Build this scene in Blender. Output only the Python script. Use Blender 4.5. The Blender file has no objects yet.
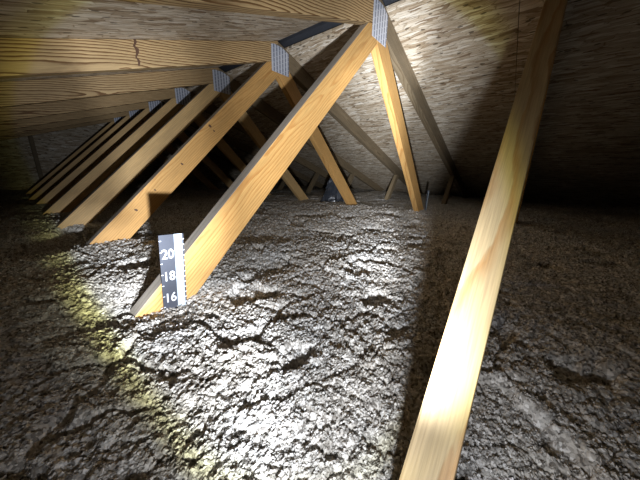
import bpy, bmesh, math, random
import numpy as np
from mathutils import Vector, Matrix

random.seed(7)
scene = bpy.context.scene
col = scene.collection

# ---------------------------------------------------------------- measures
# X runs across the span, Y along the ridge, Z up; the camera is at the origin.
XP, ZP, SL = 1.1012, 0.6881, 0.3358          # ridge line and roof slope
Y1, SP = 0.5934, 0.61                        # first full truss, spacing
W, T = 0.089, 0.038                          # two-by-four
AL, AR = 0.7678, 0.7752                      # web angles
DL, DR = -0.0457, 0.0471
ZB = -0.70                                   # top of the bottom chord
ZI = -0.293                                  # top of the insulation
CS = math.sqrt(1 + SL * SL)

# ---------------------------------------------------------------- helpers
def link(o, parent=None):
    col.objects.link(o)
    if parent is not None:
        o.parent = parent
    return o

def mesh_obj(name, bm, mat, parent=None, smooth=False):
    me = bpy.data.meshes.new(name)
    bm.normal_update()
    bm.to_mesh(me); bm.free()
    if mat is not None:
        me.materials.append(mat)
    if smooth:
        for p in me.polygons: p.use_smooth = True
    return link(bpy.data.objects.new(name, me), parent)

def tag(o, label=None, cat=None, group=None, kind=None):
    if label: o['label'] = label
    if cat: o['category'] = cat
    if group: o['group'] = group
    if kind: o['kind'] = kind
    return o

def empty(name, loc):
    e = bpy.data.objects.new(name, None)
    e.empty_display_size = 0.1
    e.location = loc
    return link(e)

def box_bm(x0, x1, y0, y1, z0, z1, bm=None):
    bm = bm or bmesh.new()
    vs = [bm.verts.new((x, y, z)) for x in (x0, x1) for y in (y0, y1) for z in (z0, z1)]
    for f in ((0, 1, 3, 2), (4, 6, 7, 5), (0, 4, 5, 1), (2, 3, 7, 6), (0, 2, 6, 4), (1, 5, 7, 3)):
        bm.faces.new([vs[i] for i in f])
    return bm

def clip(poly, a, b, c):
    """keep a*x + b*z <= c"""
    out = []
    for i in range(len(poly)):
        p, q = poly[i], poly[(i + 1) % len(poly)]
        dp, dq = a * p[0] + b * p[1] - c, a * q[0] + b * q[1] - c
        if dp <= 0: out.append(p)
        if dp * dq < 0:
            t = dp / (dp - dq)
            out.append((p[0] + t * (q[0] - p[0]), p[1] + t * (q[1] - p[1])))
    return out

def strip(cx, cz, ux, uz, t0, t1, w=W):
    nx, nz = -uz, ux
    h = w / 2
    return [(cx + ux * t0 - nx * h, cz + uz * t0 - nz * h), (cx + ux * t1 - nx * h, cz + uz * t1 - nz * h),
            (cx + ux * t1 + nx * h, cz + uz * t1 + nz * h), (cx + ux * t0 + nx * h, cz + uz * t0 + nz * h)]

def member(name, poly, mat, parent, ang, org, ydepth=T, bev=0.0022, yoff=0.0, edge=None):
    """A board: a polygon of the truss plane extruded along Y, with local x along the grain."""
    ca, sa = math.cos(ang), math.sin(ang)
    bm = bmesh.new()
    loc = []
    for x, z in poly:
        dx, dz = x - org[0], z - org[1]
        loc.append((dx * ca + dz * sa, -dx * sa + dz * ca))
    f = [bm.verts.new((x, 0, z)) for x, z in loc]
    b = [bm.verts.new((x, ydepth, z)) for x, z in loc]
    n = len(loc)
    bm.faces.new(f); bm.faces.new(b[::-1])
    for i in range(n):
        bm.faces.new((f[i], b[i], b[(i + 1) % n], f[(i + 1) % n]))
    bmesh.ops.recalc_face_normals(bm, faces=bm.faces)
    bmesh.ops.bevel(bm, geom=list(bm.edges), offset=bev, segments=2, profile=.6, affect='EDGES')
    o = mesh_obj(name, bm, mat, parent)
    if edge is not None:
        o.data.materials.append(edge)
        for p in o.data.polygons:
            if abs(p.normal.y) < .5 and abs(p.normal.x) < .5: p.material_index = 1
    o.location = (org[0], yoff, org[1])
    o.rotation_euler = (0, -ang, 0)
    return o

# ---------------------------------------------------------------- materials
def new_mat(name):
    m = bpy.data.materials.new(name); m.use_nodes = True
    nt = m.node_tree; nt.nodes.clear()
    out = nt.nodes.new('ShaderNodeOutputMaterial')
    bs = nt.nodes.new('ShaderNodeBsdfPrincipled')
    nt.links.new(bs.outputs[0], out.inputs[0])
    return m, nt, bs

class N:
    def __init__(s, nt): s.nt = nt
    def node(s, t, **k):
        n = s.nt.nodes.new(t)
        for a, b in k.items(): setattr(n, a, b)
        return n
    def put(s, sock, v):
        if isinstance(v, bpy.types.NodeSocket): s.nt.links.new(v, sock)
        else: sock.default_value = v
    def math(s, op, a, b=0.0, c=None, clamp=False):
        n = s.node('ShaderNodeMath', operation=op, use_clamp=clamp)
        s.put(n.inputs[0], a); s.put(n.inputs[1], b)
        if c is not None: s.put(n.inputs[2], c)
        return n.outputs[0]
    def vmath(s, op, a, b):
        n = s.node('ShaderNodeVectorMath', operation=op)
        s.put(n.inputs[0], a); s.put(n.inputs[1], b)
        return n.outputs[1] if op in ('LENGTH', 'DOT_PRODUCT') else n.outputs[0]
    def ramp(s, v, stops, interp='LINEAR'):
        n = s.node('ShaderNodeValToRGB'); s.put(n.inputs[0], v)
        cr = n.color_ramp; cr.interpolation = interp
        while len(cr.elements) < len(stops): cr.elements.new(.5)
        for e, (p, c) in zip(cr.elements, stops):
            e.position = p; e.color = (*c, 1) if len(c) == 3 else c
        return n.outputs[0]
    def noise(s, vec, scale, detail=3, rough=.55, dist=0):
        n = s.node('ShaderNodeTexNoise'); s.put(n.inputs['Vector'], vec)
        n.inputs['Scale'].default_value = scale; n.inputs['Detail'].default_value = detail
        n.inputs['Roughness'].default_value = rough; n.inputs['Distortion'].default_value = dist
        return n.outputs
    def mix(s, f, a, b, blend='MIX'):
        n = s.node('ShaderNodeMix', data_type='RGBA', blend_type=blend)
        s.put(n.inputs[0], f)
        s.put(n.inputs[6], (*a, 1) if isinstance(a, tuple) else a)
        s.put(n.inputs[7], (*b, 1) if isinstance(b, tuple) else b)
        return n.outputs[2]
    def mapping(s, vec, loc=(0, 0, 0), rot=(0, 0, 0), scale=(1, 1, 1)):
        n = s.node('ShaderNodeMapping'); s.put(n.inputs[0], vec)
        n.inputs[1].default_value = loc; n.inputs[2].default_value = rot; n.inputs[3].default_value = scale
        return n.outputs[0]

def wood(name, light, dark, rings=170, contrast=.8, tilt=.06, off=(.012, -.045), wob=.012, grime=.25, rough=.6):
    m, nt, bs = new_mat(name); g = N(nt)
    tc = g.node('ShaderNodeTexCoord'); oi = g.node('ShaderNodeObjectInfo')
    r = oi.outputs['Random']
    shift = g.node('ShaderNodeCombineXYZ')
    g.put(shift.inputs[0], g.math('MULTIPLY', r, 7.3))
    g.put(shift.inputs[1], g.math('MULTIPLY', g.math('SUBTRACT', r, .5), .02))
    g.put(shift.inputs[2], g.math('MULTIPLY', g.math('SUBTRACT', g.math('FRACT', g.math('MULTIPLY', r, 17.0)), .5), .03))
    v = g.vmath('ADD', tc.outputs['Object'], shift.outputs[0])
    sx = g.node('ShaderNodeSeparateXYZ'); g.put(sx.inputs[0], v)
    so = g.node('ShaderNodeSeparateXYZ'); g.put(so.inputs[0], tc.outputs['Object'])
    # slow wander of the pith along the board makes the cathedral figure
    n1 = g.noise(g.mapping(v, scale=(2.2, 3, 3)), 1.0, 2)
    n2 = g.noise(g.mapping(v, loc=(4, 2, 1), scale=(1.6, 3, 3)), 1.0, 1)
    w1 = g.math('MULTIPLY', g.math('SUBTRACT', n1[0], .5), wob * 5)
    w2 = g.math('MULTIPLY', g.math('SUBTRACT', n2[0], .5), wob * 7)
    y = g.math('ADD', g.math('ADD', sx.outputs[1], off[0]), w1)
    z = g.math('ADD', g.math('ADD', sx.outputs[2], off[1]), g.math('ADD', w2, g.math('MULTIPLY', so.outputs[0], tilt)))
    rad = g.math('SQRT', g.math('ADD', g.math('MULTIPLY', y, y), g.math('MULTIPLY', z, z)))
    n3 = g.noise(g.mapping(v, scale=(8, 40, 40)), 1.0, 3)
    rr = g.math('ADD', g.math('MULTIPLY', rad, rings), g.math('MULTIPLY', n3[0], 1.1))
    fr = g.math('FRACT', rr)
    band = g.ramp(fr, [(0, (0, 0, 0)), (.55, (.22,) * 3), (.86, (1, 1, 1)), (.95, (.7,) * 3), (1, (0, 0, 0))])
    fib = g.noise(g.mapping(v, scale=(14, 520, 520)), 1.0, 2, .6)
    big = g.noise(g.mapping(v, scale=(3, 14, 14)), 1.0, 3, .6)
    f = g.math('MULTIPLY', g.math('MULTIPLY', band, contrast), g.math('ADD', .45, big[0]), clamp=True)
    c = g.mix(f, light, dark)
    tone = g.ramp(fib[0], [(.3, (.80,) * 3), (.7, (1.1,) * 3)])
    c = g.mix(1.0, c, tone, 'MULTIPLY')
    tone2 = g.ramp(big[0], [(.25, (1 - grime,) * 3), (.75, (1.08, 1.06, 1.02))])
    c = g.mix(1.0, c, tone2, 'MULTIPLY')
    # per board variation of tone
    rv = g.ramp(g.math('FRACT', g.math('MULTIPLY', r, 31.0)), [(0, (.88, .87, .86)), (1, (1.08, 1.06, 1.02))])
    c = g.mix(1.0, c, rv, 'MULTIPLY')
    g.put(bs.inputs['Base Color'], c)
    bs.inputs['Roughness'].default_value = rough
    bs.inputs['Specular IOR Level'].default_value = .3
    bp = g.node('ShaderNodeBump'); bp.inputs['Strength'].default_value = .35; bp.inputs['Distance'].default_value = .0015
    g.put(bp.inputs['Height'], g.math('ADD', fib[0], g.math('MULTIPLY', band, .4)))
    g.put(bs.inputs['Normal'], bp.outputs[0])
    return m

def osb(name, tint=(1, 1, 1), turn=0.0):
    """Strand board: several layers of long thin flakes (stretched cells) at differing angles, mainly along local x."""
    m, nt, bs = new_mat(name); g = N(nt)
    tc = g.node('ShaderNodeTexCoord')
    base = g.mapping(tc.outputs['Object'], rot=(0, 0, turn))
    warp = g.noise(base, 9.0, 2)
    wv = g.vmath('MULTIPLY', g.vmath('SUBTRACT', warp[1], (.5, .5, .5)), (.024, .024, 0))
    v0 = g.vmath('ADD', base, wv)
    v0 = g.vmath('MULTIPLY', v0, (1.15, 1.3, 1))
    flat = g.vmath('MULTIPLY', v0, (1, 1, 0))
    cols, hs = None, None
    prev_h = None
    for k, (ang, sx, sy, lx) in enumerate(((.10, 9, 60, 0), (-.28, 11, 70, 3.1), (.45, 10, 52, 7.7), (-.05, 13, 95, 11.3), (-.75, 14, 60, 17.0))):
        mv = g.mapping(flat, loc=(lx, lx * .7, 0), rot=(0, 0, ang), scale=(sx, sy, 1))
        vo = g.node('ShaderNodeTexVoronoi', voronoi_dimensions='2D', feature='F1'); g.put(vo.inputs['Vector'], mv)
        vo.inputs['Scale'].default_value = 1.0
        ed = g.node('ShaderNodeTexVoronoi', voronoi_dimensions='2D', feature='DISTANCE_TO_EDGE'); g.put(ed.inputs['Vector'], mv)
        ed.inputs['Scale'].default_value = 1.0
        sp = g.node('ShaderNodeSeparateColor'); g.put(sp.inputs[0], vo.outputs['Color'])
        cc = g.ramp(sp.outputs[0], [(0, (.27, .19, .12)), (.14, (.46, .37, .26)), (.45, (.60, .51, .39)), (.75, (.72, .65, .53)), (1, (.84, .79, .69))])
        edge = g.ramp(ed.outputs[0], [(0, (.45, .38, .30)), (.045, (.9, .88, .85)), (.10, (1, 1, 1))])
        cc = g.mix(1.0, cc, edge, 'MULTIPLY')
        # which flakes of this layer lie on top
        if cols is None:
            cols, hs = cc, g.math('MULTIPLY', sp.outputs[1], .6)
        else:
            top = g.math('GREATER_THAN', sp.outputs[2], .62 if k < 4 else .86)
            cols = g.mix(top, cols, cc)
            hh = g.math('ADD', .5, sp.outputs[1])
            mm = g.node('ShaderNodeMix', data_type='FLOAT')
            g.put(mm.inputs[0], top); g.put(mm.inputs[2], hs); g.put(mm.inputs[3], hh)
            hs = mm.outputs[0]
    # dark chips between strands
    vo = g.node('ShaderNodeTexVoronoi', voronoi_dimensions='2D', feature='F1')
    g.put(vo.inputs['Vector'], g.mapping(flat, rot=(0, 0, .6), scale=(26, 60, 1))); vo.inputs['Scale'].default_value = 1.0
    sp = g.node('ShaderNodeSeparateColor'); g.put(sp.inputs[0], vo.outputs['Color'])
    chip = g.math('MULTIPLY', g.math('GREATER_THAN', sp.outputs[0], .93), g.math('LESS_THAN', vo.outputs['Distance'], .33))
    cols = g.mix(g.math('MULTIPLY', chip, .75), cols, (.07, .05, .03))
    grain = g.noise(g.mapping(flat, scale=(30, 420, 1)), 1.0, 2)
    cols = g.mix(1.0, cols, g.ramp(grain[0], [(.3, (.82,) * 3), (.7, (1.1,) * 3)]), 'MULTIPLY')
    big = g.noise(flat, 2.2, 3)
    cols = g.mix(1.0, cols, g.ramp(big[0], [(.3, (.84, .80, .74)), (.7, (1.05, 1.05, 1.05))]), 'MULTIPLY')
    cols = g.mix(1.0, cols, tint, 'MULTIPLY')
    g.put(bs.inputs['Base Color'], cols)
    bs.inputs['Roughness'].default_value = .62
    bs.inputs['Specular IOR Level'].default_value = .3
    bp = g.node('ShaderNodeBump'); bp.inputs['Strength'].default_value = 1; bp.inputs['Distance'].default_value = .003
    g.put(bp.inputs['Height'], g.math('SUBTRACT', hs, g.math('MULTIPLY', chip, 1.2)))
    g.put(bs.inputs['Normal'], bp.outputs[0])
    return m

def plain(name, c, rough=.6, metal=0.0, bump=0.0, bscale=200):
    m, nt, bs = new_mat(name); g = N(nt)
    tc = g.node('ShaderNodeTexCoord')
    n = g.noise(tc.outputs['Object'], bscale, 3)
    g.put(bs.inputs['Base Color'], g.mix(n[0], tuple(x * .88 for x in c), tuple(min(1, x * 1.1) for x in c)))
    bs.inputs['Roughness'].default_value = rough; bs.inputs['Metallic'].default_value = metal
    if bump:
        bp = g.node('ShaderNodeBump'); bp.inputs['Strength'].default_value = bump; bp.inputs['Distance'].default_value = .002
        g.put(bp.inputs['Height'], n[0]); g.put(bs.inputs['Normal'], bp.outputs[0])
    return m

def plate_mat():
    m, nt, bs = new_mat('galvanised_plate'); g = N(nt)
    tc = g.node('ShaderNodeTexCoord')
    s = g.node('ShaderNodeSeparateXYZ'); g.put(s.inputs[0], tc.outputs['Object'])
    # rows of punched slots, upright, teeth folded beside each slot
    fx = g.math('FRACT', g.math('MULTIPLY', s.outputs[0], 1 / .0215))
    row = g.math('FLOOR', g.math('MULTIPLY', s.outputs[0], 1 / .0215))
    fz = g.math('FRACT', g.math('ADD', g.math('MULTIPLY', s.outputs[2], 1 / .022), g.math('MULTIPLY', row, .5)))
    inx = g.math('MULTIPLY', g.math('GREATER_THAN', fx, .30), g.math('LESS_THAN', fx, .70))
    inz = g.math('MULTIPLY', g.math('GREATER_THAN', fz, .06), g.math('LESS_THAN', fz, .94))
    slot = g.math('MULTIPLY', inx, inz)
    n = g.noise(tc.outputs['Object'], 90, 3)
    c = g.mix(n[0], (.58, .62, .72), (.80, .83, .90))
    c = g.mix(slot, c, (.24, .27, .36))
    g.put(bs.inputs['Base Color'], c)
    bs.inputs['Metallic'].default_value = .35; bs.inputs['Roughness'].default_value = .42
    bp = g.node('ShaderNodeBump'); bp.inputs['Strength'].default_value = .8; bp.inputs['Distance'].default_value = .002
    g.put(bp.inputs['Height'], g.math('SUBTRACT', 1.0, slot)); g.put(bs.inputs['Normal'], bp.outputs[0])
    return m

def insulation_mat():
    m, nt, bs = new_mat('blown_insulation'); g = N(nt)
    tc = g.node('ShaderNodeTexCoord'); v = tc.outputs['Object']
    vo = g.node('ShaderNodeTexVoronoi', feature='F1'); g.put(vo.inputs['Vector'], v); vo.inputs['Scale'].default_value = 260
    sp = g.node('ShaderNodeSeparateColor'); g.put(sp.inputs[0], vo.outputs['Color'])
    c = g.ramp(sp.outputs[0], [(0, (.14, .13, .12)), (.2, (.32, .31, .29)), (.5, (.50, .49, .465)), (.82, (.64, .63, .605)), (1, (.84, .84, .83))])
    n = g.noise(v, 38, 4, .65)
    c = g.mix(1.0, c, g.ramp(n[0], [(.3, (.78, .76, .74)), (.7, (1.12, 1.12, 1.12))]), 'MULTIPLY')
    n2 = g.noise(v, 6, 3)
    c = g.mix(1.0, c, g.ramp(n2[0], [(.35, (1, .96, .90)), (.65, (1, 1, 1))]), 'MULTIPLY')
    g.put(bs.inputs['Base Color'], c)
    bs.inputs['Roughness'].default_value = 1; bs.inputs['Specular IOR Level'].default_value = 0
    bs.inputs['Subsurface Weight'].default_value = .5; bs.inputs['Subsurface Scale'].default_value = .004; bs.inputs['Subsurface Radius'].default_value = (1, .95, .9)
    bp = g.node('ShaderNodeBump'); bp.inputs['Strength'].default_value = .35; bp.inputs['Distance'].default_value = .0025
    n3 = g.noise(v, 260, 3, .7)
    g.put(bp.inputs['Height'], n3[0]); g.put(bs.inputs['Normal'], bp.outputs[0])
    return m

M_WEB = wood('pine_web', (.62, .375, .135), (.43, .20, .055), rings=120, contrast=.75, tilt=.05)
M_NEAR = wood('pine_near_web', (.44, .345, .20), (.32, .175, .065), rings=42, contrast=.8, tilt=.035, off=(.02, -.02), wob=.02, grime=.08)
M_TAN = wood('pine_tan_web', (.66, .46, .22), (.48, .28, .10), rings=120, contrast=.5, tilt=.02)
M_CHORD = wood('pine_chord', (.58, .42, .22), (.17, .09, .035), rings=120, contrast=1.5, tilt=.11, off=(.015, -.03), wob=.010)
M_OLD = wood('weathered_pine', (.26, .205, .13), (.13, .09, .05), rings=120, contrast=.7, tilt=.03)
M_EDGE = wood('weathered_edge', (.42, .385, .34), (.34, .30, .26), rings=60, contrast=.4, grime=.3)
M_OSB = osb('strand_board')
M_OSBL = osb('strand_board_turned', turn=math.pi / 2)
M_PLATE = plate_mat()
M_KNOT = plain('knot', (.10, .05, .025), .7)
M_INS = insulation_mat()
M_DRY = plain('drywall_back', (.45, .42, .38), .9)
M_VENT = plain('ridge_vent_plastic', (.085, .09, .105), .5, bump=.4, bscale=60)
M_STRIP = plain('dark_card', (.045, .05, .065), .85)
M_WHITE = plain('white_print', (.62, .64, .66), .8)
M_SCALE = plain('pale_scale', (.42, .49, .55), .8)
M_POLY = plain('dark_plastic_film', (.035, .04, .05), .2, bump=.3, bscale=40)

# ---------------------------------------------------------------- the trusses
def build_truss(n, mats, name='roof_truss'):
    Y = Y1 + SP * (n - 1)
    if n == 0: Y += .0194
    root = empty(name, (XP, Y, ZB - W))
    ox, oz = XP, ZB - W
    zc = lambda x: ZP - SL * abs(x - XP)            # roof line
    zl = lambda x: zc(x) - W * CS                   # underside of the chord
    sa = math.atan(SL)
    def mem(nm, poly, mat, ang, org, edge=None):
        return member(nm, [(x - ox, z - oz) for x, z in poly], mat, root, ang, (org[0] - ox, org[1] - oz), edge=edge)
    XHEEL = 4.36
    # top chords
    pl = [(XP - XHEEL, zl(XP - XHEEL)), (XP, zl(XP)), (XP, ZP - .001), (XP - XHEEL, zc(XP - XHEEL) - .001)]
    mem('top_chord', pl, mats['lc'], math.atan(SL), (XP - 1.0, zl(XP - 1.0)))
    pr = [(XP, zl(XP)), (XP + XHEEL, zl(XP + XHEEL)), (XP + XHEEL, zc(XP + XHEEL) - .001), (XP, ZP - .001)]
    mem('top_chord', pr, mats['rc'], -math.atan(SL), (XP + 1.0, zl(XP + 1.0)))
    # bottom chord under the insulation
    mem('bottom_chord', [(XP - 4.2, ZB - W), (XP + 4.2, ZB - W), (XP + 4.2, ZB), (XP - 4.2, ZB)], mats['short'], 0, (XP, ZB - W))
    g = .0008
    # left long web
    c0 = (XP + DL, ZP - .15)
    u = (-math.cos(AL), -math.sin(AL))
    p = strip(c0[0], c0[1], u[0], u[1], -.4, 2.2)
    p = clip(p, -SL, 1, ZP - W * CS - SL * XP - g)         # under the left chord: z <= ZP - W*CS + SL*(x-XP)
    p = clip(p, 1, 0, XP - g)
    p = clip(p, 0, -1, -ZB - g)
    mem('web', p, mats['lw'], AL, (XP - .55, ZP - .65), M_EDGE if n > 0 else None)
    # right long web
    c1 = (XP + DR, ZP - .15)
    v = (math.cos(AR), -math.sin(AR))
    p = strip(c1[0], c1[1], v[0], v[1], -.4, 2.2)
    p = clip(p, SL, 1, ZP - W * CS + SL * XP - g)
    p = clip(p, -1, 0, -XP - g)
    p = clip(p, 0, -1, -ZB - g)
    mem('web', p, mats['rw'], -AR, (XP + .55, ZP - .65))
    # short webs from the bottom nodes out to the middle of each chord
    for sgn in (1, -1):
        xn = (c1[0] + (c1[1] - ZB) / math.tan(AR)) if sgn > 0 else (c0[0] - (c0[1] - ZB) / math.tan(AL))
        a = (xn + sgn * .02, ZB); b = (XP + sgn * 1.86, zl(XP + sgn * 1.86))
        L = math.hypot(b[0] - a[0], b[1] - a[1]); d = ((b[0] - a[0]) / L, (b[1] - a[1]) / L)
        p = strip(a[0], a[1], d[0], d[1], -.1, L + .2, .060 if sgn > 0 else W)
        if sgn > 0:
            p = clip(p, SL, 1, ZP - W * CS + SL * XP - g)
            # stay on the outer side of the long web
            nx, nz = math.sin(AR), math.cos(AR)
            cc = nx * c1[0] + nz * c1[1] + W / 2 + g
            p = clip(p, -nx, -nz, -cc)
        else:
            p = clip(p, -SL, 1, ZP - W * CS - SL * XP - g)
            nx, nz = -math.sin(AL), math.cos(AL)
            cc = nx * c0[0] + nz * c0[1] + W / 2 + g
            p = clip(p, -nx, -nz, -cc)
        p = clip(p, 0, -1, -ZB - g)
        mem('web', p, mats['short'], math.atan2(d[1], d[0]), ((a[0] + b[0]) / 2, (a[1] + b[1]) / 2))
    # galvanised connector plates on both faces of the peak
    for yy in (-.0012, T + .0002):
        x0, x1, z0 = -.050, .080, -.155
        top = lambda x: min(-.022, -SL * abs(x) - .012)
        out = [(x0, z0), (x1, z0), (x1, top(x1)), (.03, top(.03)), (-.03, top(-.03)), (x0, top(x0))]
        o = member('connector_plate', [(x + XP - ox, z + ZP - oz) for x, z in out], M_PLATE, root, 0,
                   (XP - ox, ZP - oz), .001, .0002, yy)
    return root

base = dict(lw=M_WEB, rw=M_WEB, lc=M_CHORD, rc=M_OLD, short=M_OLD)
labels = {
    0: 'nearest pine roof truss, its pale web slanting past the camera at right',
    1: 'roof truss whose bright orange diagonal web stands behind the numbered depth marker',
    2: 'roof truss just behind the orange one, with the lit streaked top chord at upper left',
    3: 'tan-webbed roof truss, second one behind the truss that carries the depth marker',
    4: 'roof truss third behind the one carrying the depth marker, its web dimmer tan',
    5: 'dim roof truss, fourth behind the one carrying the depth marker',
    6: 'dark thin-looking roof truss, next to last in the receding row at left',
    7: 'farthest roof truss of the receding row, only a thin dark edge at left',
}
trusses = {}
for n in range(0, 8):
    mats = dict(base)
    if n == 0: mats.update(lw=M_NEAR)
    if n >= 3: mats.update(lw=M_TAN, rw=M_TAN)
    t = build_truss(n, mats)
    tag(t, labels[n], 'roof truss', 'roof trusses in a row')
    trusses[n] = t
    bpy.context.view_layer.update()

# small knots and nail marks on the webs, set into the face
def knot(truss, x, z, r, yface=0.0, stretch=1.4):
    bm = bmesh.new()
    bmesh.ops.create_circle(bm, cap_ends=True, segments=12, radius=r)
    for v in bm.verts:
        v.co.x *= stretch
        v.co.x += random.uniform(-.15, .15) * r; v.co.y += random.uniform(-.15, .15) * r
    top = bmesh.ops.extrude_face_region(bm, geom=list(bm.faces))
    for e in top['geom']:
        if isinstance(e, bmesh.types.BMVert): e.co.z += .0012
    bmesh.ops.recalc_face_normals(bm, faces=bm.faces)
    o = mesh_obj('knot', bm, M_KNOT, truss)
    tl = truss.location
    o.location = (x - tl.x, yface - .0004 , z - tl.z)
    o.rotation_euler = (math.pi / 2, 0.7, 0)
    return o

# camera maths, used to place marks measured off the photograph on real faces
F_, YAW, PIT, ROL = 249.856, 0.89566, 0.26730, 0.018086
Fv = Vector((math.sin(YAW) * math.cos(PIT), math.cos(YAW) * math.cos(PIT), -math.sin(PIT)))
Rv = Vector((math.cos(YAW), -math.sin(YAW), 0)); Uv = Rv.cross(Fv)
R2 = Rv * math.cos(ROL) + Uv * math.sin(ROL); U2 = -Rv * math.sin(ROL) + Uv * math.cos(ROL)
def at_y(px, py, Y):
    d = Fv * F_ + R2 * (px - 320) + U2 * (240 - py)
    return d * (Y / d.y)

Y2 = Y1 + SP
for px, py, r in ((210, 126, .0055), (214, 131, .0035), (182, 164, .004), (155, 190, .003), (136, 210, .0045)):
    q = at_y(px, py, Y2); knot(trusses[2], q.x, q.z, r)

# dark jagged streak across the second truss's top chord
def dark_streak():
    pts = [(134, 38), (135.5, 42), (134, 46), (137, 49), (137.5, 53), (136, 57), (139, 61), (139, 66)]
    t = trusses[2]; bm = bmesh.new(); a = []; b = []
    for i, (x, y) in enumerate(pts):
        w = (1.0, 1.4, 1.1, 1.8, 1.5, .7, 1.2, .8)[i]
        for l, s in ((a, -w), (b, w)):
            q = at_y(x + s, y, Y2)
            l.append((q.x - t.location.x, q.z - t.location.z))
    fa = [bm.verts.new((x, -.001, z)) for x, z in a]; fb = [bm.verts.new((x, -.001, z)) for x, z in b]
    ra = [bm.verts.new((x, .001, z)) for x, z in a]; rb = [bm.verts.new((x, .001, z)) for x, z in b]
    for i in range(len(pts) - 1):
        bm.faces.new((fa[i], fb[i], fb[i + 1], fa[i + 1]))
        bm.faces.new((fa[i], fa[i + 1], ra[i + 1], ra[i]))
        bm.faces.new((fb[i], rb[i], rb[i + 1], fb[i + 1]))
    o = mesh_obj('dark_streak', bm, M_KNOT, t); o['label'] = 'dark streak across the chord'
dark_streak()

# ---------------------------------------------------------------- roof deck, gables, floor
YA, YB = -2.3, Y1 + SP * 7
def deck(name, side, x_far, gap):
    """sheathing of one slope in 1.22 m courses with a 3 mm joint; local x runs along the ridge"""
    L = x_far * CS; th = .011
    bm = bmesh.new(); s = gap * CS
    k = 0
    while s < L:
        e = min(L, s + 1.19)
        y = YA + (k % 2) * -1.2
        while y < YB:
            y0, y1 = max(y, YA), min(y + 2.44, YB)
            if y1 > y0 + .01:
                box_bm(y0 + .0012, y1 - .0012, s + .0012, e - .0012, 0, th, bm)
            y += 2.44
        s = e; k += 1
    o = mesh_obj(name, bm, M_OSB if side > 0 else M_OSBL)
    ang = math.atan(SL)
    # local: x = ridge direction, y = down the slope, z = outward
    ex = Vector((0, 1, 0)); ey = Vector((side * math.cos(ang), 0, -math.sin(ang))); ez = ex.cross(ey)
    if ez.z < 0: ez = -ez
    m = Matrix((ex, ey, ez)).transposed().to_4x4(); m.translation = Vector((XP, 0, ZP))
    if m.determinant() < 0:
        o.data.flip_normals()
    o.matrix_world = m
    tag(o, kind='structure')
    return o
deck('ceiling', 1, 4.36, .058)
deck('ceiling', -1, 4.36, .0)

def gable(name, y0):
    bm = bmesh.new()
    pts = [(-4.36, ZB - .1), (4.36, ZB - .1), (4.36, ZP - SL * 4.36), (0, ZP), (-4.36, ZP - SL * 4.36)]
    f = [bm.verts.new((x, z, 0)) for x, z in pts]; b = [bm.verts.new((x, z, .012)) for x, z in pts]
    bm.faces.new(f); bm.faces.new(b[::-1])
    for i in range(5): bm.faces.new((f[i], b[i], b[(i + 1) % 5], f[(i + 1) % 5]))
    bmesh.ops.recalc_face_normals(bm, faces=bm.faces)
    o = mesh_obj(name, bm, M_OSB); o.location = (XP, y0, 0); o.rotation_euler = (math.pi / 2, 0, 0)
    return tag(o, kind='structure')
gable('wall_back', YB + .014)
gable('wall_front', YA - .002)
tag(mesh_obj('floor', box_bm(XP - 4.36, XP + 4.36, YA, YB, ZB - W - .014, ZB - W), M_DRY), kind='structure')

# stud on the gable, seen faintly between the far webs
gst = mesh_obj('gable_stud', box_bm(.30, .338, YB - .091, YB - .002, ZB, ZP - SL * (XP - .30) - .002), M_OLD)
tag(gst, 'upright wooden stud standing against the dark far gable board', 'stud')

# ridge vent over the slot
bm = bmesh.new()
prof = [(-.09, -.012), (-.05, .016), (0, .030), (.06, .022), (.15, -.022)]
ys = [YA + i * .05 for i in range(int((YB - YA) / .05) + 1)]
rows = []
for y in ys:
    j = random.uniform(-.003, .003)
    rows.append([bm.verts.new((XP + x, y, ZP + z + j)) for x, z in prof])
for a, b in zip(rows, rows[1:]):
    for i in range(len(prof) - 1): bm.faces.new((a[i], a[i + 1], b[i + 1], b[i]))
geom = bmesh.ops.solidify(bm, geom=list(bm.faces), thickness=.004)
rv = mesh_obj('ridge_vent', bm, M_VENT)
tag(rv, 'dark grey plastic ridge vent showing through the slot at the roof peak', 'roof vent')

# ---------------------------------------------------------------- blown insulation
def hsh(ix, iy, seed):
    h = (ix.astype(np.int64) * 374761393 + iy.astype(np.int64) * 668265263 + seed * 974711) & 0xffffffff
    h = ((h ^ (h >> 13)) * 1274126177) & 0xffffffff
    h = (h ^ (h >> 16)) & 0xffffffff
    h = (h * 2246822519) & 0xffffffff
    return ((h ^ (h >> 15)) & 0xffffff) / float(0xffffff)

def vnoise(x, y, seed):
    ix, iy = np.floor(x), np.floor(y); fx, fy = x - ix, y - iy
    fx = fx * fx * (3 - 2 * fx); fy = fy * fy * (3 - 2 * fy)
    a = hsh(ix, iy, seed); b = hsh(ix + 1, iy, seed); c = hsh(ix, iy + 1, seed); d = hsh(ix + 1, iy + 1, seed)
    return (a + (b - a) * fx) * (1 - fy) + (c + (d - c) * fx) * fy - .5

def fbm(x, y, seed, o=4, r=.5):
    s = 0; a = 1
    for k in range(o):
        s = s + a * vnoise(x * 2 ** k + 13.7 * k, y * 2 ** k - 7.1 * k, seed + k); a *= r
    return s

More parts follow.
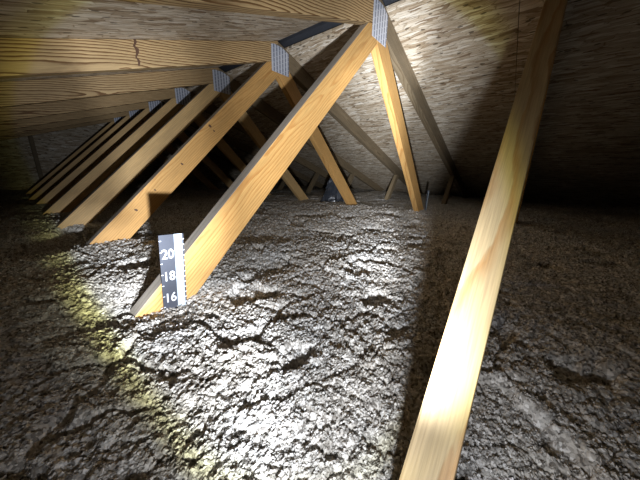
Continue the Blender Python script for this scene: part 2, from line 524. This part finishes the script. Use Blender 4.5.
def worley(x, y, seed):
    ix, iy = np.floor(x), np.floor(y)
    f1 = np.full(x.shape, 9.0); f2 = np.full(x.shape, 9.0); cid = np.zeros(x.shape)
    for dx in (-1, 0, 1):
        for dy in (-1, 0, 1):
            cx, cy = ix + dx, iy + dy
            px = cx + .1 + .8 * hsh(cx, cy, seed); py = cy + .1 + .8 * hsh(cx, cy, seed + 5)
            d = np.hypot(px - x, py - y); c = hsh(cx, cy, seed + 9)
            nearer = d < f1
            f2 = np.where(nearer, f1, np.minimum(f2, d))
            cid = np.where(nearer, c, cid); f1 = np.where(nearer, d, f1)
    return f1, f2, cid

def ins_height(x, y):
    h = .026 * fbm(x * 1.6 + 3.1, y * 1.6 - 1.7, 11, 3)
    wx = x + .040 * vnoise(x * 11, y * 11, 31) + .016 * vnoise(x * 38, y * 38, 33) + .006 * vnoise(x * 120, y * 120, 35)
    wy = y + .040 * vnoise(x * 11, y * 11, 32) + .016 * vnoise(x * 38, y * 38, 34) + .006 * vnoise(x * 120, y * 120, 36)
    # slabs that settled against one another, with cracks between some of them
    f1, f2, c = worley(wx * 9, wy * 9, 41)
    open_ = np.clip(vnoise(x * 7, y * 7, 45) * 3.5 + .1, 0, 1)
    h = h + .009 * (c - .5) - .017 * open_ * np.exp(-((f2 - f1) / .085) ** 2)
    # ragged pits
    pit = fbm(wx * 8.0 + 5, wy * 8.0 + 9, 131, 3)
    h = h - .018 * np.clip((pit - .22) * 12, 0, 1)
    # clods
    f1, f2, c = worley(wx * 30, wy * 30, 51)
    h = h + .0040 * (c - .5) - .0040 * np.exp(-((f2 - f1) / .16) ** 2)
    # fluffy tufts and crumbs
    f1, f2, c = worley(wx * 95, wy * 95, 61)
    h = h + .0018 * (c - .5) + .0008 * np.sqrt(np.clip(1 - f1 * f1, 0, 1))
    f1, f2, c = worley(x * 230 + 5 * vnoise(x * 60, y * 60, 71), y * 230, 71)
    h = h + .0026 * (c - .5) + .0010 * np.sqrt(np.clip(1 - f1 * f1, 0, 1))
    h = h + .0042 * fbm(x * 55, y * 55, 141, 4, .65)
    return h

def ins_macro(x, y):
    g = lambda cx, cy, r, a: a * np.exp(-(((x - cx) ** 2 + (y - cy) ** 2) / r ** 2))
    return (g(.33, .98, .16, .012) + g(.20, 1.19, .13, .022)      # mound at the second truss's foot
            + g(1.95, .62, .10, .02)                               # small heap at the web foot
            - g(.20, 1.50, .17, .045) - g(-.05, 1.5, .2, .035)       # hollow between the second and third trusses
            - g(.47, .60, .09, .02) - g(.21, .57, .075, .016) - g(.12, .61, .08, .016) + g(.55, .82, .10, .012)
            + 0)

def build_insulation():
    r = np.exp(np.linspace(math.log(.045), math.log(5.6), 900))
    a = np.concatenate([np.radians(np.linspace(-62, 118, 1250)), np.radians(np.linspace(118, 298, 300))[1:-1]])
    R, A = np.meshgrid(r, a, indexing='ij')
    # jitter so that far samples are not lined up in rays
    X = R * np.cos(A); Y = R * np.sin(A)
    jx = hsh(np.floor(R * 1e5), np.floor(A * 1e5), 3) - .5; jy = hsh(np.floor(R * 1e5), np.floor(A * 1e5), 4) - .5
    dr = R * (math.log(5.6 / .045) / 900)
    X = X + jx * dr * .5; Y = Y + jy * dr * .5
    H = ins_height(X, Y) + ins_macro(X, Y)
    Z = ZI + H
    # overhang: push the high points sideways a little
    X = X + .006 * fbm(X * 60, Y * 60, 81, 2); Y = Y + .006 * fbm(X * 60, Y * 60, 91, 2)
    nr, na = X.shape
    co = np.stack([X, Y, Z], -1).reshape(-1, 3)
    i, j = np.meshgrid(np.arange(nr - 1), np.arange(na), indexing='ij')
    j2 = (j + 1) % na
    q = np.stack([i * na + j, (i + 1) * na + j, (i + 1) * na + j2, i * na + j2], -1).reshape(-1, 4)
    ok = (co[:, 0] > XP - 3.02) & (co[:, 0] < XP + 3.02) & (co[:, 1] > YA + .01) & (co[:, 1] < YB - .005)
    q = q[ok[q].all(1)]
    used = np.zeros(len(co), bool); used[q.ravel()] = True
    idx = np.cumsum(used) - 1; co = co[used]; q = idx[q]
    # loose crumbs lying on top, part of the same heap
    rng = np.random.RandomState(5); nc = 120000
    rr = np.exp(rng.uniform(math.log(.07), math.log(2.4), nc)); aa = np.radians(rng.uniform(-30, 105, nc))
    cx, cy = rr * np.cos(aa), rr * np.sin(aa)
    cz = ZI + ins_height(cx, cy) + ins_macro(cx, cy)
    size = (.0007 + .0022 * rng.rand(nc) ** 2.2) * (.7 + 1.0 * rr)
    octa = np.array([(1, 0, 0), (-1, 0, 0), (0, 1, 0), (0, -1, 0), (0, 0, 1), (0, 0, -1)], float)
    sc3 = rng.uniform(.5, 1.35, (nc, 6, 1))
    th = rng.uniform(0, 6.28, nc); c_, s_ = np.cos(th), np.sin(th)
    pv = octa[None] * sc3 + rng.uniform(-.3, .3, (nc, 6, 3))
    px = pv[..., 0] * c_[:, None] - pv[..., 1] * s_[:, None]; py = pv[..., 0] * s_[:, None] + pv[..., 1] * c_[:, None]
    pv = np.stack([px * 1.3, py, pv[..., 2] * .8], -1) * size[:, None, None] + np.stack([cx, cy, cz + size * .3], -1)[:, None]
    tris = np.array([(0, 2, 4), (2, 1, 4), (1, 3, 4), (3, 0, 4), (2, 0, 5), (1, 2, 5), (3, 1, 5), (0, 3, 5)])
    ft = (tris[None] + (np.arange(nc) * 6)[:, None, None]).reshape(-1, 3) + len(co)
    co = np.concatenate([co, pv.reshape(-1, 3)])
    me = bpy.data.meshes.new('blown_insulation')
    me.vertices.add(len(co)); me.vertices.foreach_set('co', co.astype(np.float32).ravel())
    me.loops.add(q.size + ft.size); me.loops.foreach_set('vertex_index', np.concatenate([q.ravel(), ft.ravel()]).astype(np.int32))
    me.polygons.add(len(q) + len(ft))
    me.polygons.foreach_set('loop_start', np.concatenate([np.arange(0, q.size, 4), q.size + np.arange(0, ft.size, 3)]).astype(np.int32))
    me.polygons.foreach_set('loop_total', np.concatenate([np.full(len(q), 4), np.full(len(ft), 3)]).astype(np.int32))
    me.polygons.foreach_set('use_smooth', np.concatenate([np.ones(len(q), bool), np.zeros(len(ft), bool)]))
    me.update(calc_edges=True); me.validate()
    me.materials.append(M_INS)
    o = link(bpy.data.objects.new('blown_insulation', me))
    tag(o, 'loose grey blown insulation heaped over the whole attic floor between the trusses', 'insulation', kind='stuff')
    return o
build_insulation()

# ---------------------------------------------------------------- numbered depth marker
def text_mesh(s, size, mat, name, parent, loc, sx=1.0):
    cu = bpy.data.curves.new(name, 'FONT'); cu.body = s; cu.size = size
    cu.align_x = 'CENTER'; cu.align_y = 'CENTER'; cu.extrude = .0004; cu.offset = size * .012
    tmp = bpy.data.objects.new(name, cu); col.objects.link(tmp)
    bpy.context.view_layer.update()
    me = bpy.data.meshes.new_from_object(tmp.evaluated_get(bpy.context.evaluated_depsgraph_get()))
    bpy.data.objects.remove(tmp)
    me.materials.clear(); me.materials.append(mat)
    o = link(bpy.data.objects.new(name, me), parent)
    o.location = loc; o.rotation_euler = (math.pi / 2, 0, 0); o.scale = (sx, 1, 1)
    return o

def depth_marker(loc, rot, label, numbers, H=.175, Wd=.050):
    """origin at the top left corner; strip hangs down local -z, faces local -y"""
    root = empty('depth_marker', loc); root.rotation_euler = rot
    o = mesh_obj('strip', box_bm(0, Wd, -.0012, 0, -H, 0), M_STRIP, root); o['label'] = 'dark grey numbered strip'
    o = mesh_obj('scale_band', box_bm(Wd * .60, Wd * .93, -.0019, -.0012, -H, 0), M_SCALE, root); o['label'] = 'pale blue-white band'
    tick = None
    def put_tick(x0, x1, z, h):
        bmt = box_bm(x0, x1, -.0022, -.0012, z - h, z + h)
        mesh_obj('tick_mark', bmt, M_WHITE, root)
    z = -.0125
    while z > -H:
        put_tick(0, .0040, z, .0008)
        put_tick(Wd * .93, Wd + .0003, z, .0010)
        put_tick(Wd * .93, Wd + .0003, z - .0127, .0010)
        z -= .0254
    for i, s in enumerate(numbers):
        text_mesh(s, .0300, M_WHITE, 'number', root, (Wd * .31, -.0018, -.0440 - i * .0508), .84)
    return root
p0 = at_y(158, 235.6, .584)
dm = depth_marker(p0, (0, math.radians(4.0), 0), 'dark depth marker strip reading 20, 18 and 16, stapled to the orange web', ('20', '18', '16'))
tag(dm, dm and 'dark depth marker strip reading 20, 18 and 16, stapled to the orange web', 'depth marker', 'insulation depth markers')
q0 = Vector((2.060, .590, -.125))
dm2 = depth_marker(q0, (0, math.radians(6), 0), '', (), .22)
tag(dm2, 'far depth marker strip seen nearly edge-on at the foot of a web', 'depth marker', 'insulation depth markers')

# ---------------------------------------------------------------- crumpled plastic by the eave
def crumpled():
    bm = bmesh.new(); n, m = 16, 22
    rows = []
    for i in range(n + 1):
        t = i / n
        rad = .135 * (1 - t) ** .55 * (1 + .1 * math.sin(5 * t)) + .012
        row = []
        for j in range(m):
            a = 2 * math.pi * j / m
            k = 1 + .22 * math.sin(3 * a + 4 * t) + .14 * math.sin(7 * a - 6 * t) + random.uniform(-.08, .08)
            row.append(bm.verts.new((rad * k * math.cos(a) + .03 * t, .55 * rad * k * math.sin(a), t * .36 + random.uniform(-.006, .006))))
        rows.append(row)
    for a, b in zip(rows, rows[1:]):
        for j in range(m): bm.faces.new((a[j], a[(j + 1) % m], b[(j + 1) % m], b[j]))
    bm.faces.new(rows[-1])
    bm.faces.new(rows[0][::-1])
    o = mesh_obj('plastic_bag', bm, M_POLY)
    o.location = (2.12, 1.55, ZI - .025); o.scale = (.72, .72, .8)
    o.rotation_euler = (0, 0, math.radians(-45))
    tag(o, 'crumpled dark plastic bag lying on the insulation behind a web', 'plastic bag')
crumpled()

# ---------------------------------------------------------------- the hand torch under the camera
def torch():
    ld = bpy.data.lights.new('torch', 'POINT'); ld.energy = 1.0; ld.shadow_soft_size = .009
    ld.use_nodes = True; nt = ld.node_tree; nt.nodes.clear(); g = N(nt)
    out = nt.nodes.new('ShaderNodeOutputLight'); em = nt.nodes.new('ShaderNodeEmission')
    nt.links.new(em.outputs[0], out.inputs[0])
    ge = g.node('ShaderNodeNewGeometry')
    ax = Vector((.6679, .7352, .1160)).normalized()
    d = g.vmath('DOT_PRODUCT', ge.outputs['Incoming'], tuple(ax))
    rt = Vector((R2.x, R2.y, 0)).normalized(); rt = (rt - ax * rt.dot(ax)).normalized(); up = rt.cross(ax)
    lat = g.vmath('DOT_PRODUCT', ge.outputs['Incoming'], tuple(rt))
    # the beam of light is not quite round: a little flatter at the top, wider on the right
    ver0 = g.vmath('DOT_PRODUCT', ge.outputs['Incoming'], tuple(up))
    ver = g.math('MULTIPLY', ver0, g.math('MULTIPLY_ADD', g.math('GREATER_THAN', ver0, 0.0), .16, 1.07))
    lat1 = g.math('MULTIPLY', lat, g.math('MULTIPLY_ADD', g.math('GREATER_THAN', lat, 0.0), -.08, g.math('MULTIPLY_ADD', g.math('MULTIPLY', g.math('GREATER_THAN', lat, 0.0), g.math('MULTIPLY', ver0, 4.0, clamp=True)), -.08, 1.0)))
    rad = g.math('SQRT', g.math('ADD', g.math('MULTIPLY', lat1, lat1), g.math('MULTIPLY', ver, ver)))
    ang = g.math('MULTIPLY', g.math('ARCTAN2', rad, d), 1 / math.pi)      # 0..1 over 180 degrees
    D = lambda x: x / 180
    sc = 1.0
    prof = g.ramp(ang, [(D(0), (1.0, 1.0, 1.0)), (D(26), (1.0,) * 3), (D(30), (.8,) * 3), (D(33), (.60,) * 3), (D(37), (.36,) * 3), (D(39.4), (.27, .27, .25)),
                        (D(40.2), (.22, .215, .10)), (D(41.6), (.12, .113, .042)), (D(43.4), (.018, .017, .012)), (D(49), (0, 0, 0))])
    sp = g.node('ShaderNodeSeparateXYZ'); g.put(sp.inputs[0], ge.outputs['Incoming'])
    dz = g.math('MULTIPLY_ADD', sp.outputs[2], .5, .5); lt = g.math('MULTIPLY_ADD', lat, .5, .5)
    H = lambda v: v * .5 + .5
    gr = lambda pts, sc=1.0: [(p_, (v_ * sc,) * 3) for p_, v_ in pts]
    def times(*a):
        r_ = a[0]
        for q_ in a[1:]: r_ = g.mix(1.0, r_, q_, 'MULTIPLY')
        return r_
    # directional weights, invented to even brightness: more level and upward, less on near ground
    upper = times(g.ramp(lt, gr([(.12, .16), (.20, .28), (.24, .20), (.265, .34), (.29, .26), (.33, .20), (.365, .15), (.385, .10), (.41, .08), (.46, .13), (.54, .19), (.574, .25), (.62, .50), (.66, .72), (.695, .82), (.72, .36), (.76, .32), (.79, .15), (.82, .12), (.86, .06)], 1 / 1.5)),
                  g.ramp(dz, gr([(H(-.3), .10), (H(-.2), .22), (H(-.12), .38), (H(-.07), .55), (H(0), .7), (H(.25), .75), (H(.42), 1), (H(.55), .8)])), (7.2, 7.2, 7.2))
    lower = times(g.ramp(lt, gr([(H(-.8), 2.2), (H(-.5), 1.9), (H(-.3), 1.5), (H(-.18), 1.5), (H(-.05), .62), (H(.02), .42), (H(.18), .42), (H(.35), .55), (H(.45), .16), (H(.55), .05)], 1 / 2.4)),
                  g.ramp(dz, gr([(H(-1), .16), (H(-.47), .175), (H(-.36), .18), (H(-.29), .20), (H(-.22), .35), (H(-.16), .36), (H(-.12), .4)])), (2.35, 2.35, 2.35))
    up_w = g.ramp(dz, gr([(H(-.23), 0), (H(-.12), 1)]))
    shape = g.mix(up_w, lower, upper)
    flank = times(g.ramp(lt, gr([(.08, .6), (.16, 1), (.235, 1), (.275, 0)])), g.ramp(dz, gr([(H(-.25), 0), (H(-.16), 1), (H(-.05), .7), (H(0), 0)])), (1.7, 1.7, 1.7))  # extra lobe added to brighten the far ground at left
    shape = g.mix(1.0, shape, flank, 'ADD')
    spill = g.ramp(ang, [(D(0), (.011, .0108, .0104)), (D(43), (.020, .0196, .019)), (D(50), (.015, .0147, .0142)), (D(60), (.010, .0098, .0094)), (D(90), (.006,) * 3), (D(130), (.003,) * 3)])
    spill = times(spill, g.ramp(lt, gr([(.25, .36), (.60, .45), (.68, .38), (.77, .36), (.85, .95)])),
                  g.ramp(dz, [(.2, (.9, .9, .92)), (.35, (.62, .62, .64)), (.43, (.22, .22, .23)), (.5, (.16,) * 3), (.62, (.28,) * 3)]), (4, 4, 4))
    prof = g.mix(1.0, times(prof, shape), spill, 'ADD')
    prof = times(prof, (.95, 1.0, 1.09))
    g.put(em.inputs[0], prof)
    em.inputs[1].default_value = TORCH
    o = bpy.data.objects.new('torch', ld); o.location = (.007, -.025, -.177)
    return link(o)
TORCH = 120.0
torch()

# ---------------------------------------------------------------- world, camera, view
w = bpy.data.worlds.new('world'); scene.world = w; w.use_nodes = True
w.node_tree.nodes['Background'].inputs[0].default_value = (0, 0, 0, 1)

cd = bpy.data.cameras.new('camera'); cam = link(bpy.data.objects.new('camera', cd))
cd.sensor_width = 36; cd.lens = F_ * 36 / 640; cd.clip_start = .01
m = Matrix((R2, U2, -Fv)).transposed().to_4x4()
cam.matrix_world = m
scene.camera = cam
vs = scene.view_settings
vs.view_transform = 'Standard'; vs.look = 'None'; vs.gamma = 1; vs.use_curve_mapping = False
vs.exposure = 0.0
